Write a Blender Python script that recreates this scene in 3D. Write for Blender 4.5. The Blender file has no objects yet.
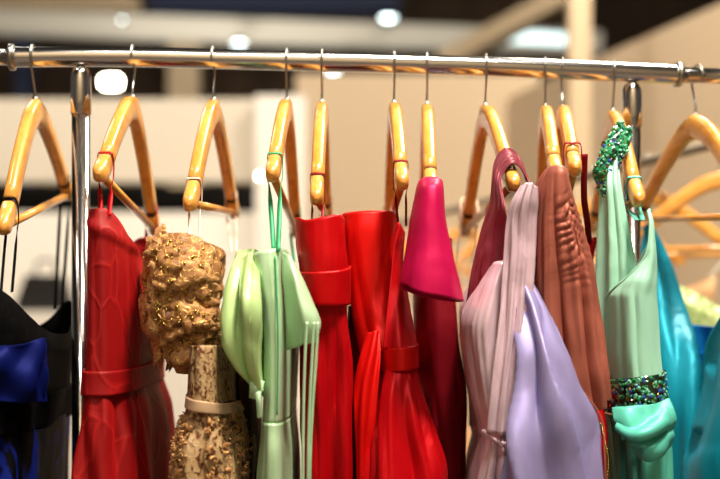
import bpy, math, random
from mathutils import Vector, Matrix, noise

random.seed(7)
SC = bpy.context.scene
COL = SC.collection
PI = math.pi
F, HZ, CZ = 1070.0, 330.0, 1.15          # focal length in pixels, horizon row, eye height


def at(px, py, Y):
    """The point at depth Y that the photograph shows at pixel (px, py)."""
    return Vector(((px - 360.0) / F * Y, Y, CZ + (HZ - py) / F * Y))


def pyz(z, Y):
    return HZ - (z - CZ) * F / Y


def lin(h):
    h = h.lstrip('#')
    out = []
    for i in (0, 2, 4):
        c = int(h[i:i + 2], 16) / 255.0
        out.append(c / 12.92 if c <= .04045 else ((c + .055) / 1.055) ** 2.4)
    return (out[0], out[1], out[2], 1.0)


# ------------------------------------------------------------------ materials
def new_mat(name):
    m = bpy.data.materials.new(name)
    m.use_nodes = True
    nt = m.node_tree
    b = nt.nodes['Principled BSDF']
    return m, nt, b


def setv(b, **kw):
    for k, v in kw.items():
        k = {'rough': 'Roughness', 'metal': 'Metallic', 'spec': 'Specular IOR Level', 'sheen': 'Sheen Weight',
             'coat': 'Coat Weight', 'aniso': 'Anisotropic', 'alpha': 'Alpha', 'trans': 'Transmission Weight',
             'sub': 'Subsurface Weight', 'coatrough': 'Coat Roughness', 'sheenrough': 'Sheen Roughness'}[k]
        b.inputs[k].default_value = v


def coords(nt, scale):
    tc = nt.nodes.new('ShaderNodeTexCoord')
    mp = nt.nodes.new('ShaderNodeMapping')
    mp.inputs['Scale'].default_value = scale
    nt.links.new(tc.outputs['Object'], mp.inputs['Vector'])
    return mp


def bump_noise(nt, b, scale, strength, dist=.004, detail=3, distort=0.0):
    mp = coords(nt, scale)
    n = nt.nodes.new('ShaderNodeTexNoise')
    n.inputs['Scale'].default_value = 1.0
    n.inputs['Detail'].default_value = detail
    n.inputs['Distortion'].default_value = distort
    nt.links.new(mp.outputs[0], n.inputs['Vector'])
    bp = nt.nodes.new('ShaderNodeBump')
    bp.inputs['Strength'].default_value = strength
    bp.inputs['Distance'].default_value = dist
    nt.links.new(n.outputs['Fac'], bp.inputs['Height'])
    nt.links.new(bp.outputs[0], b.inputs['Normal'])
    return bp


def satin(name, col, rough=.42, sheen=.15, spec=.5, wr=.4, scale=(22, 22, 8), aniso=.3):
    m, nt, b = new_mat(name)
    b.inputs['Base Color'].default_value = lin(col)
    setv(b, rough=rough, sheen=sheen, spec=spec, aniso=aniso, sheenrough=.4)
    b.inputs['Sheen Tint'].default_value = lin(col)
    c = lin(col)
    mxc = max(c[:3])
    b.inputs['Specular Tint'].default_value = tuple(.25 + .75 * q / mxc for q in c[:3]) + (1,)
    setv(b, rough=rough + .06, metal=.22)
    bump_noise(nt, b, scale, wr, .012, 1.5, .9)
    return m


def two_tone(name, c1, c2, scale, rough=.5, lo=.45, hi=.6, metal=(0, 0), bump=.4, detail=4, distort=.5, spec=.4, bdist=.003):
    m, nt, b = new_mat(name)
    mp = coords(nt, scale)
    n = nt.nodes.new('ShaderNodeTexNoise')
    n.inputs['Scale'].default_value = 1.0
    n.inputs['Detail'].default_value = detail
    n.inputs['Distortion'].default_value = distort
    nt.links.new(mp.outputs[0], n.inputs['Vector'])
    r = nt.nodes.new('ShaderNodeValToRGB')
    r.color_ramp.elements[0].position = lo
    r.color_ramp.elements[0].color = lin(c1)
    r.color_ramp.elements[1].position = hi
    r.color_ramp.elements[1].color = lin(c2)
    nt.links.new(n.outputs['Fac'], r.inputs[0])
    nt.links.new(r.outputs[0], b.inputs['Base Color'])
    if metal != (0, 0):
        mr = nt.nodes.new('ShaderNodeMapRange')
        mr.inputs['From Min'].default_value = lo
        mr.inputs['From Max'].default_value = hi
        mr.inputs['To Min'].default_value = metal[0]
        mr.inputs['To Max'].default_value = metal[1]
        nt.links.new(n.outputs['Fac'], mr.inputs['Value'])
        nt.links.new(mr.outputs[0], b.inputs['Metallic'])
    bp = nt.nodes.new('ShaderNodeBump')
    bp.inputs['Strength'].default_value = bump
    bp.inputs['Distance'].default_value = bdist
    nt.links.new(n.outputs['Fac'], bp.inputs['Height'])
    nt.links.new(bp.outputs[0], b.inputs['Normal'])
    setv(b, rough=rough, spec=spec)
    return m


def lace(name, ground, cord, scale, width, rough=.6, metal=0.0, bump=.4, tint='#d01818', warp=1.6, var=None):
    """Lace: a ground with corded outlines that wander like embroidery."""
    m, nt, b = new_mat(name)
    mp = coords(nt, scale)
    n = nt.nodes.new('ShaderNodeTexNoise')
    n.inputs['Scale'].default_value = .55
    n.inputs['Detail'].default_value = 2
    nt.links.new(mp.outputs[0], n.inputs['Vector'])
    mix = nt.nodes.new('ShaderNodeVectorMath')
    mix.operation = 'MULTIPLY_ADD'
    mix.inputs[1].default_value = (warp, warp, warp)
    nt.links.new(n.outputs['Color'], mix.inputs[0])
    nt.links.new(mp.outputs[0], mix.inputs[2])
    v = nt.nodes.new('ShaderNodeTexVoronoi')
    v.feature = 'DISTANCE_TO_EDGE'
    v.inputs['Scale'].default_value = 1.0
    nt.links.new(mix.outputs[0], v.inputs['Vector'])
    r = nt.nodes.new('ShaderNodeValToRGB')
    e = r.color_ramp.elements
    e[0].position = .0
    e[0].color = lin(cord)
    e[1].position = width
    e[1].color = lin(ground)
    nt.links.new(v.outputs['Distance'], r.inputs[0])
    if var:
        n2 = nt.nodes.new('ShaderNodeTexNoise')
        n2.inputs['Scale'].default_value = .35
        nt.links.new(mp.outputs[0], n2.inputs['Vector'])
        r2 = nt.nodes.new('ShaderNodeValToRGB')
        r2.color_ramp.elements[0].position = .4
        r2.color_ramp.elements[0].color = lin(var)
        r2.color_ramp.elements[1].position = .62
        r2.color_ramp.elements[1].color = lin(ground)
        nt.links.new(n2.outputs['Fac'], r2.inputs[0])
        mx = nt.nodes.new('ShaderNodeMix')
        mx.data_type = 'RGBA'
        f = nt.nodes.new('ShaderNodeMapRange')
        f.inputs['From Max'].default_value = width
        nt.links.new(v.outputs['Distance'], f.inputs['Value'])
        nt.links.new(f.outputs[0], mx.inputs['Factor'])
        mx.inputs['A'].default_value = lin(cord)
        nt.links.new(r2.outputs[0], mx.inputs['B'])
        nt.links.new(mx.outputs['Result'], b.inputs['Base Color'])
    else:
        nt.links.new(r.outputs[0], b.inputs['Base Color'])
    if metal:
        mm = nt.nodes.new('ShaderNodeMapRange')
        mm.inputs['From Max'].default_value = width
        mm.inputs['To Min'].default_value = metal
        mm.inputs['To Max'].default_value = 0
        nt.links.new(v.outputs['Distance'], mm.inputs['Value'])
        nt.links.new(mm.outputs[0], b.inputs['Metallic'])
    bp = nt.nodes.new('ShaderNodeBump')
    bp.inputs['Strength'].default_value = bump
    bp.inputs['Distance'].default_value = .0015
    bp.invert = True
    mr = nt.nodes.new('ShaderNodeMapRange')
    mr.inputs['From Max'].default_value = .06
    nt.links.new(v.outputs['Distance'], mr.inputs['Value'])
    nt.links.new(mr.outputs[0], bp.inputs['Height'])
    nt.links.new(bp.outputs[0], b.inputs['Normal'])
    setv(b, rough=rough, sheen=.35, spec=.25)
    b.inputs['Sheen Tint'].default_value = lin(tint)
    return m


def wood(name, c1, c2):
    m, nt, b = new_mat(name)
    mp = coords(nt, (60, 9, 40))
    n = nt.nodes.new('ShaderNodeTexNoise')
    n.inputs['Scale'].default_value = 1.2
    n.inputs['Detail'].default_value = 4
    n.inputs['Distortion'].default_value = .8
    nt.links.new(mp.outputs[0], n.inputs['Vector'])
    r = nt.nodes.new('ShaderNodeValToRGB')
    r.color_ramp.elements[0].position = .3
    r.color_ramp.elements[0].color = lin(c1)
    r.color_ramp.elements[1].position = .7
    r.color_ramp.elements[1].color = lin(c2)
    nt.links.new(n.outputs['Fac'], r.inputs[0])
    nt.links.new(r.outputs[0], b.inputs['Base Color'])
    setv(b, rough=.32, spec=.5, coat=.6, coatrough=.12)
    return m


def plain(name, col, rough=.6, **kw):
    m, nt, b = new_mat(name)
    b.inputs['Base Color'].default_value = lin(col)
    setv(b, rough=rough, **kw)
    bump_noise(nt, b, (60, 60, 60), .08, .002)
    return m


def emit(name, col, strength):
    m, nt, b = new_mat(name)
    b.inputs['Base Color'].default_value = lin(col)
    b.inputs['Emission Color'].default_value = lin(col)
    b.inputs['Emission Strength'].default_value = strength
    return m


M = {}
M['chrome'] = plain('chrome', '#d8d8da', .14, metal=1.0)
M['steel_grey'] = plain('grey_steel', '#8f8678', .55, metal=1.0)
M['chrome_dull'] = plain('brushed_steel', '#a8a8a4', .28, metal=1.0)
M['wood'] = wood('lacquered_beech', '#cf8730', '#eaac54')
M['groove'] = plain('groove_brown', '#4a2410', .6)
M['plastic'] = plain('black_plastic', '#141414', .4)
M['red_lace'] = lace('red_lace', '#860407', '#9c1414', (15, 15, 11), .035)
M['red_satin'] = satin('red_satin', '#b3060c', .32)
M['red_deep'] = satin('deep_red_satin', '#a8040e', .34)
M['red_orange'] = satin('bright_red_satin', '#be0c09', .3)
M['dark_red'] = satin('dark_red_ribbon', '#7c0a14', .45)
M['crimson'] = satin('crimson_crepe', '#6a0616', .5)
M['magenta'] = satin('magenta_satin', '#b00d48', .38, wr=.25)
M['lilac'] = satin('lilac_satin', '#d2b9c8', .29, wr=.6)
M['lavender'] = satin('lavender_satin', '#8f88b8', .36, wr=.4)
M['lilac_shaded'] = satin('shaded_lilac_satin', '#7c3844', .36, wr=.8)  # inner half of the lilac strap, shade and red reflection put into the colour
M['cream_pink'] = satin('cream_pink_satin', '#e6cdb8', .4)
M['brown'] = satin('dusty_brown_satin', '#955547', .42, wr=.5)
M['mint'] = satin('mint_chiffon', '#a8e2cc', .48, wr=.5)
M['aqua'] = satin('aqua_satin', '#55b5a4', .38)
M['teal'] = satin('teal_satin', '#0d7f98', .38)
M['blue_teal'] = satin('blue_lining', '#0f6fc0', .4)
M['green'] = satin('pale_green_satin', '#aecf8c', .34)
M['seafoam'] = satin('seafoam_satin', '#b0d4ac', .3)
M['ribbon_green'] = satin('green_ribbon', '#3f9a6c', .4)
M['navy'] = satin('navy_satin', '#06104c', .5, spec=.25)
M['black'] = two_tone('black_lace', '#010102', '#040406', (90, 90, 90), .8, spec=.06)
M['navy_print'] = two_tone('navy_black_print', '#010103', '#081a6a', (22, 22, 14), .6, .5, .56, spec=.1, distort=1.2)
M['gold_lace'] = lace('gold_lace', '#96683f', '#dcaa64', (75, 75, 75), .10, .45, .7, .8, '#c89868', 1.2, '#5a341c')
M['gold_petal'] = lace('gold_petal', '#a27248', '#e4b672', (110, 110, 110), .12, .45, .6, .6, '#d8b080', 1.0)
M['nude'] = two_tone('nude_beaded_tulle', '#a68a62', '#5e351a', (150, 150, 110), .5, .5, .58, metal=(0, .4), bump=.6, distort=1.0)
M['beige_band'] = satin('beige_band', '#c9a888', .5)
M['brown_tulle'] = satin('dark_brown_tulle', '#3f2818', .6)
M['peach'] = satin('peach_satin', '#e9b98c', .5)
M['sequin'] = two_tone('green_sequin', '#7fa05c', '#d0dfa0', (120, 120, 120), .35, .4, .6, metal=(0, .5), bump=.6)
M['soft_green'] = satin('soft_green_satin', '#a9c98a', .5)
M['gem_green'] = plain('green_gem', '#1f7d50', .25, spec=.6)
M['gem_dark'] = plain('dark_gem', '#15251c', .1, spec=.9)
M['gem_aqua'] = plain('aqua_gem', '#6fc4a4', .25, spec=.6)
M['gem_gold'] = plain('gold_gem', '#b49a4a', .2, metal=1.0)
M['gem_white'] = plain('crystal_gem', '#dfeaf0', .08, spec=.9)
M['gem_blue'] = plain('blue_gem', '#2f4fa8', .1, spec=.9)
M['clear'] = plain('clear_strap', '#e8e4dc', .3)
# setting
M['floor'] = two_tone('hall_carpet', '#5a5048', '#6a5e54', (30, 30, 30), .9)
M['ceiling'] = plain('dark_ceiling', '#34342e', .9)
M['farwall'] = two_tone('far_hall', '#3a2c20', '#4e3c2c', (1.2, 1.2, .5), .9, bump=0)
M['beige_wall'] = plain('beige_partition', '#d0b898', .85)
M['cream'] = plain('cream_board', '#d8ccb8', .7)
M['white'] = plain('white_board', '#efe8dc', .6)
M['dark'] = two_tone('dark_recess', '#15130f', '#3a3016', (3, 3, 3), .8, .55, .75, bump=0)
M['beam'] = plain('pale_beam', '#cfcabc', .7)
M['beam_tan'] = plain('tan_beam', '#cdb592', .7)
M['duct'] = plain('blue_duct', '#26304a', .7)
M['lamp'] = emit('lamp_glow_warm', '#fff3dc', 30)
M['lamp_cool'] = emit('lamp_glow_cool', '#dff4f2', 9)


# ------------------------------------------------------------------ objects
def empty(name, loc, label=None, cat=None, group=None):
    o = bpy.data.objects.new(name, None)
    COL.objects.link(o)
    o.location = loc
    o.empty_display_size = .05
    if label:
        o['label'] = label
        o['category'] = cat
    if group:
        o['group'] = group
    return o


def tag(o, label=None, cat=None, group=None, kind=None):
    for k, v in (('label', label), ('category', cat), ('group', group), ('kind', kind)):
        if v:
            o[k] = v
    return o


def wloc(o):
    v = Vector((0, 0, 0))
    while o is not None:
        v = v + o.location
        o = o.parent
    return v


class MB:
    def __init__(self):
        self.v, self.f, self.m = [], [], []

    def add(self, vs, fs, mi=0):
        b = len(self.v)
        self.v += [Vector(p) for p in vs]
        self.f += [tuple(i + b for i in f) for f in fs]
        self.m += [mi] * len(fs)
        return self

    def box(self, lo, hi, mi=0):
        x0, y0, z0 = lo
        x1, y1, z1 = hi
        return self.add([(x0, y0, z0), (x1, y0, z0), (x1, y1, z0), (x0, y1, z0), (x0, y0, z1), (x1, y0, z1), (x1, y1, z1), (x0, y1, z1)],
                        [(0, 3, 2, 1), (4, 5, 6, 7), (0, 1, 5, 4), (1, 2, 6, 5), (2, 3, 7, 6), (3, 0, 4, 7)], mi)

    def loft(self, loops, closed=True, caps=False, mi=0):
        n = len(loops[0])
        vs = [p for l in loops for p in l]
        fs = []
        for i in range(len(loops) - 1):
            for j in range(n if closed else n - 1):
                k = (j + 1) % n
                fs.append((i * n + j, i * n + k, (i + 1) * n + k, (i + 1) * n + j))
        if caps:
            fs.append(tuple(range(n - 1, -1, -1)))
            fs.append(tuple((len(loops) - 1) * n + j for j in range(n)))
        return self.add(vs, fs, mi)

    def pipe(self, pts, r, n=14, mi=0, caps=True):
        pts = [Vector(p) for p in pts]
        rs = r if isinstance(r, (list, tuple)) else [r] * len(pts)
        loops = []
        up = None
        for i, p in enumerate(pts):
            t = (pts[min(i + 1, len(pts) - 1)] - pts[max(i - 1, 0)]).normalized()
            if up is None:
                up = t.orthogonal().normalized()
            up = (up - t * up.dot(t)).normalized()
            s = t.cross(up)
            loops.append([p + (up * math.cos(2 * PI * k / n) + s * math.sin(2 * PI * k / n)) * rs[i] for k in range(n)])
        return self.loft(loops, True, caps, mi)

    def ribbon(self, pts, w, th, wd=(0, 1, 0), mi=0):
        pts = [Vector(p) for p in pts]
        wds = [Vector(q) for q in wd] if isinstance(wd, list) else [Vector(wd)] * len(pts)
        ws = w if isinstance(w, (list, tuple)) else [w] * len(pts)
        loops = []
        for i, p in enumerate(pts):
            t = (pts[min(i + 1, len(pts) - 1)] - pts[max(i - 1, 0)]).normalized()
            wd = wds[i]
            d = (wd - t * wd.dot(t)).normalized()
            s = t.cross(d)
            a, b = d * ws[i] * .5, s * th * .5
            loops.append([p + a + b, p - a + b, p - a - b, p + a - b])
        return self.loft(loops, True, True, mi)

    def ball(self, c, r, nu=8, nv=5, sq=(1, 1, 1), mi=0, rot=None):
        c = Vector(c)
        loops = []
        for i in range(nv + 1):
            th = PI * (i + .001) / (nv + .002)
            l = []
            for j in range(nu):
                ph = 2 * PI * j / nu
                q = Vector((math.sin(th) * math.cos(ph) * sq[0], math.sin(th) * math.sin(ph) * sq[1], math.cos(th) * sq[2])) * r
                if rot:
                    q = rot @ q
                l.append(c + q)
            loops.append(l)
        return self.loft(loops, True, False, mi)

    def build(self, name, mats, parent=None, smooth=True, solid=0, bevel=0, subd=0):
        me = bpy.data.meshes.new(name)
        off = wloc(parent) if parent else Vector((0, 0, 0))
        me.from_pydata([tuple(p - off) for p in self.v], [], self.f)
        for m in (mats if isinstance(mats, (list, tuple)) else [mats]):
            me.materials.append(m)
        me.polygons.foreach_set('material_index', self.m)
        me.polygons.foreach_set('use_smooth', [smooth] * len(self.f))
        me.update()
        o = bpy.data.objects.new(name, me)
        COL.objects.link(o)
        if parent:
            o.parent = parent
        if bevel:
            b = o.modifiers.new('bevel', 'BEVEL')
            b.width = bevel
            b.segments = 2
            b.limit_method = 'ANGLE'
        if solid:
            s = o.modifiers.new('solid', 'SOLIDIFY')
            s.thickness = solid
            s.offset = -1
        return o


def crv(pts, n=8, closed=False):
    """Catmull-Rom through points."""
    pts = [Vector(p) for p in pts]
    out = []
    for i in range(len(pts) - 1):
        p0, p1, p2, p3 = pts[max(i - 1, 0)], pts[i], pts[i + 1], pts[min(i + 2, len(pts) - 1)]
        for k in range(n):
            t = k / n
            out.append(.5 * ((2 * p1) + (p2 - p0) * t + (2 * p0 - 5 * p1 + 4 * p2 - p3) * t * t + (3 * p1 - p0 - 3 * p2 + p3) * t ** 3))
    out.append(pts[-1])
    return out


def interp(rows, key):
    """Smooth table look-up; rows sorted by their first number."""
    n = len(rows)
    if key <= rows[0][0]:
        return list(rows[0])
    if key >= rows[-1][0]:
        return list(rows[-1])
    for i in range(n - 1):
        if rows[i][0] <= key <= rows[i + 1][0]:
            break
    a, b = rows[i], rows[i + 1]
    h = b[0] - a[0]
    t = (key - a[0]) / h
    res = [key]
    for c in range(1, len(a)):
        d = (b[c] - a[c]) / h
        d0 = (a[c] - rows[i - 1][c]) / (a[0] - rows[i - 1][0]) if i > 0 else d
        d1 = (rows[i + 2][c] - b[c]) / (rows[i + 2][0] - b[0]) if i < n - 2 else d

        def lim(s):
            if s * d <= 0:
                return 0.0
            m = min(abs(2 * s * d / (s + d)), 3 * abs(d))
            return math.copysign(m, d)
        m0 = lim(d0) if i > 0 else d
        m1 = lim(d1) if i < n - 2 else d
        h00 = 2 * t ** 3 - 3 * t * t + 1
        h10 = t ** 3 - 2 * t * t + t
        h01 = -2 * t ** 3 + 3 * t * t
        h11 = t ** 3 - t * t
        res.append(h00 * a[c] + h10 * h * m0 + h01 * b[c] + h11 * h * m1)
    return res


def foldset(seed, ks, drift=1.2):
    r = random.Random(seed)
    out = [(k, r.uniform(0, 6.28), r.uniform(-drift, drift), r.uniform(.6, 1.0)) for k in ks]
    return out + [(k, r.uniform(0, 6.28), r.uniform(-drift, drift), wt) for k, wt in ((17, .14), (23, .10))]


def tube(rows, y0, y1, inflate=0.0, folds=(), top=None, bot=None, nseg=144, nz=60, vpow=1.0, extra=None, p=.75):
    """A hanging tube of cloth. rows: (py, xl, xr, Yfront, Yback, fold amplitude m, back width ratio, back shift m)."""
    wsum = sum(f[3] for f in folds) or 1.0
    loops = []
    ang = []
    for j in range(nseg):
        u = 2 * PI * j / nseg - PI
        ang.append(u - .55 * math.sin(u))
    for i in range(nz + 1):
        v = (i / nz) ** vpow
        loop = []
        for a in ang:
            a0 = y0 + (top(a) if top else 0)
            a1 = y1 + (bot(a) if bot else 0)
            py = a0 + (a1 - a0) * v
            r = interp(rows, py)
            _, xl, xr, yf, yb, amp, bw, bx = r
            yref = yf + min(.05, .25 * (yb - yf))
            z = CZ + (HZ - py) / F * yref
            XL, XR = (xl - 360) / F * yref, (xr - 360) / F * yref
            c, w = (XL + XR) / 2, (XR - XL) / 2
            sx, cx = math.sin(a), math.cos(a)
            k = (1 - cx) / 2
            lx = math.copysign(abs(sx) ** p, sx)
            ly = math.copysign(abs(cx) ** p, cx)
            hw = w * (1 + (bw - 1) * k)
            x = c + bx * k + lx * hw
            y = (yf + yb) / 2 - ly * (yb - yf) / 2
            d = inflate
            if folds and amp:
                s = 0
                for (kk, ph, dr, wt) in folds:
                    w1 = 1.5 * noise.noise(Vector((py * .012, kk * 1.7, ph + .8 * sx)))
                    w2 = .75 + .7 * noise.noise(Vector((py * .009 + 9, kk * 2.3 + sx, ph)))
                    th = kk * a + ph + dr * 4 * (py - rows[0][0]) / 260.0 + w1
                    s += wt * w2 * (math.sin(th) + .3 * math.sin(2 * th + 1.0))
                d += amp * s / wsum * 2.3
            if extra:
                d += extra(a, py, x, y, z)
            nx, ny = sx, -cx * .8
            L = math.hypot(nx, ny) or 1
            loop.append(Vector((x + nx / L * d, y + ny / L * d, z)))
        loops.append(loop)
    return MB().loft(loops)


def sheet(ctrl, nu=24, nv=40, fold=None, conv=True):
    """A piece of cloth through a grid of (px, py, Y) points: rows run down the cloth, columns across it."""
    grid = [[at(*c) if conv else Vector(c) for c in row] for row in ctrl]
    R, C = len(grid), len(grid[0])
    cols = [crv(row, max(1, nu // (C - 1))) for row in grid]
    n = len(cols[0])
    dense = [crv([cols[r][j] for r in range(R)], max(1, nv // (R - 1))) for j in range(n)]
    m = len(dense[0])
    pts = [[dense[j][i].copy() for j in range(n)] for i in range(m)]
    if fold:
        out = []
        for i in range(m):
            row = []
            for j in range(n):
                tu = pts[i][min(j + 1, n - 1)] - pts[i][max(j - 1, 0)]
                tv = pts[min(i + 1, m - 1)][j] - pts[max(i - 1, 0)][j]
                nn = tu.cross(tv)
                if nn.length < 1e-12:
                    nn = Vector((0, -1, 0))
                nn.normalize()
                if nn.y > 0:
                    nn = -nn
                row.append(pts[i][j] + nn * fold(j / (n - 1), i / (m - 1)))
            out.append(row)
        pts = out
    return MB().loft(pts, closed=False)


def edge_pipe(mb, nseg, a0, a1, r, off=.0012):
    """Piping laid on the top edge of a tube between two angles."""
    pts = []
    c = sum((mb.v[j] for j in range(nseg)), Vector()) / nseg
    for j in range(nseg):
        u = 2 * PI * j / nseg - PI
        a = u - .55 * math.sin(u)
        if a0 <= a <= a1:
            p = mb.v[j]
            d = Vector((p.x - c.x, (p.y - c.y) * .3, 0))
            pts.append(p + d.normalized() * off)
    return MB().pipe(pts, r, 8)


# ------------------------------------------------------------------ camera
cam = bpy.data.cameras.new('camera')
cam.sensor_width = 36
cam.lens = F * 36 / 720
cam.shift_y = (HZ - 239.5) / 720
cam.clip_start = .05
cam.dof.use_dof = True
cam.dof.focus_distance = 1.36
cam.dof.aperture_fstop = 2.15
co = bpy.data.objects.new('camera', cam)
COL.objects.link(co)
co.location = (0, 0, CZ)
co.rotation_euler = (PI / 2, 0, 0)
SC.camera = co

# ------------------------------------------------------------------ clothes rack
def railY(X):
    return 1.489 + (X + .459) * .1122


RAILPTS = [(-60, 58.3), (10, 57.2), (60, 56.4), (150, 57.2), (230, 59.2), (355, 62.3), (480, 66.3), (580, 70.4), (680, 75), (760, 79)]


def rail_at_px(px):
    X = (px - 360) / F * 1.54
    for _ in range(6):
        X = (px - 360) / F * railY(X)
    Y = railY(X)
    for i in range(len(RAILPTS) - 1):
        if px <= RAILPTS[i + 1][0] or i == len(RAILPTS) - 2:
            (x0, y0), (x1, y1) = RAILPTS[i], RAILPTS[i + 1]
            py = y0 + (y1 - y0) * (px - x0) / (x1 - x0)
            break
    return at(px, py, Y)


RD = Vector((1, .1122, 0)).normalized()
RR = .0140


def rack():
    pL, pR = rail_at_px(81), rail_at_px(632)
    root = empty('clothes_rack', (0, 1.53, 0), 'chrome clothes rack whose rail carries the bright evening gowns', 'clothes rack')
    pts = crv([rail_at_px(p) for p in (10, 81, 150, 230, 300, 355, 420, 480, 580, 632, 680)], 6)
    MB().pipe(pts, RR, 28).build('rail', M['chrome'], root)
    for p0, p1, dx in ((11, -60, -1), (679, 760, 1)):
        a = rail_at_px(p0)
        b = a + RD * dx * .32 + Vector((0, 0, 0))
        MB().pipe([a, b], 0.0112, 24).build('extension_rod', M['chrome'], root)
        MB().pipe([b, b + RD * dx * .012], .014, 20).build('end_cap', M['plastic'], root)
    for p in (12, 678):
        c = rail_at_px(p)
        MB().pipe([c - RD * .004, c - RD * .003, c + RD * .003, c + RD * .004], [.0165, .0182, .0182, .0165], 28).build('collar', M['chrome_dull'], root)
    ft = []
    for pp in (pL, pR):
        x, y, z = pp.x, pp.y, pp.z
        top = z - RR - .0005
        prof = [(.003, top), (.008, top - .0008), (.0115, top - .004), (.0138, top - .010), (.0142, top - .018), (.0142, top - .066), (.0128, top - .068)]
        loops = [[(x + r * math.cos(2 * PI * k / 28), y + r * math.sin(2 * PI * k / 28), zz) for k in range(28)] for r, zz in prof]
        post = MB().pipe([(x, y, top - .066), (x, y, .09)], .0126, 28).build('post', M['chrome'], root)
        MB().loft(loops, True, True).build('post_cap', M['chrome'], post)
        foot = MB().box((x - .02, y - .28, .06), (x + .02, y + .28, .09)).build('foot', M['chrome'], root, smooth=False, bevel=.004)
        for s in (-1, 1):
            w = MB().pipe([(x - .012, y + s * .25, .03), (x + .012, y + s * .25, .03)], .029, 20).build('caster', M['plastic'], foot)
    return root


rack()

# ------------------------------------------------------------------ hangers (local: +Y to the rear, origin at the rail's axis)
ARM = [(0, -.074, .036, .0175), (.03, -.083, .033, .018), (.07, -.107, .029, .018), (.118, -.143, .027, .0178), (.15, -.171, .026, .0178),
       (.1635, -.1835, .025, .0178), (.1645, -.1850, .0200, .0152), (.1715, -.1905, .0200, .0152), (.1725, -.1913, .025, .0178),
       (.19, -.2035, .025, .0178), (.204, -.2115, .022, .0165), (.2105, -.215, .015, .012), (.2125, -.2162, .006, .005)]


def arm_z(t):
    return interp([(a[0], a[1]) for a in ARM], t)[1]


def arm_mesh(s):
    mb = MB()
    pts = []
    N = 16
    rows = []
    for i in range(len(ARM) - 1):
        k = 5 if ARM[i + 1][0] - ARM[i][0] > .02 else 1
        for q in range(k):
            t = q / k
            rows.append(interp(ARM, ARM[i][0] + (ARM[i + 1][0] - ARM[i][0]) * t))
    rows.append(list(ARM[-1]))
    loops = []
    for i, (t, z, h, w) in enumerate(rows):
        a, b = rows[max(i - 1, 0)], rows[min(i + 1, len(rows) - 1)]
        tan = Vector((0, s * (b[0] - a[0]), b[1] - a[1])).normalized()
        if i == 0:
            tan = Vector((0, s, 0))
        nrm = Vector((0, -tan.z * s, tan.y * s))
        loop = []
        for k in range(N):
            an = 2 * PI * k / N
            cx, cz = math.cos(an), math.sin(an)
            e = .62
            loop.append(Vector((0, s * t, z)) + Vector((1, 0, 0)) * (math.copysign(abs(cx) ** e, cx) * w / 2) + nrm * (math.copysign(abs(cz) ** e, cz) * h / 2))
        loops.append(loop)
    n0 = [i for i, r in enumerate(rows) if abs(r[0] - .1645) < 1e-6][0]
    mb.loft(loops[:n0 + 1])
    mb.loft(loops[n0:n0 + 2], mi=1)
    mb.loft(loops[n0 + 1:])
    mb.add([loops[-1][k] for k in range(N)], [tuple(range(N))])
    return mb


def hook_mesh(s):
    r = RR + .0022
    pts = [(0, 0, -.062), (0, 0, -.050), (0, s * .0015, -.042), (0, s * .007, -.030), (0, s * .0135, -.015), (0, s * r, -.002)]
    pts += [(0, s * r * math.cos(PI * k / 8), r * math.sin(PI * k / 8)) for k in range(1, 9)]
    pts += [(0, -s * (r - .0004), -.006)]
    return MB().pipe(crv(pts, 4), .0016, 10)


def body_top_mesh():
    """Small rounded crown where the arms meet under the hook."""
    return MB().pipe([(0, 0, -.0585), (0, 0, -.057), (0, 0, -.054)], [.004, .004, .0028], 14)


def make_hanger():
    root = empty('clothes_hanger', (0, 0, 0))
    for s in (-1, 1):
        arm_mesh(s).build('arm', [M['wood'], M['groove']], root)
    hook_mesh(-1).build('hook', M['chrome_dull'], root)
    MB().pipe([(0, -.2, -.211), (0, .2, -.211)], .0054, 16).build('trouser_bar', M['wood'], root)
    body_top_mesh().build('ferrule', M['chrome_dull'], root)
    return root


PROTO = make_hanger()
HOOKB = None
PARTS = list(PROTO.children)
HG = {}
used = [False]


def place_hanger(key, loc, rot, label, group, hookside=-1):
    global HOOKB
    if not used[0]:
        r = PROTO
        used[0] = True
    else:
        r = PROTO.copy()
        COL.objects.link(r)
        for ch in PARTS:
            c = ch.copy()
            c.parent = r
            COL.objects.link(c)
    if hookside > 0:
        if HOOKB is None:
            HOOKB = hook_mesh(1)
            t = HOOKB.build('hook', M['chrome_dull'])
            HOOKB = t.data
            bpy.data.objects.remove(t)
        for c in r.children:
            if c.name.split('.')[0] == 'hook':
                c.data = HOOKB
    r.location = loc
    r.rotation_euler = rot
    r['label'] = label
    r['category'] = 'clothes hanger'
    r['group'] = group
    mw = Matrix.LocRotScale(Vector(loc), __import__('mathutils').Euler(rot), None)
    HG[key] = mw
    return r


def hp(key, t, dz=0.0, dx=0.0, front=True):
    """World point on a hanger's arm, t metres out from its middle."""
    return HG[key] @ Vector((dx, -t if front else t, arm_z(t) + dz))


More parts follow.
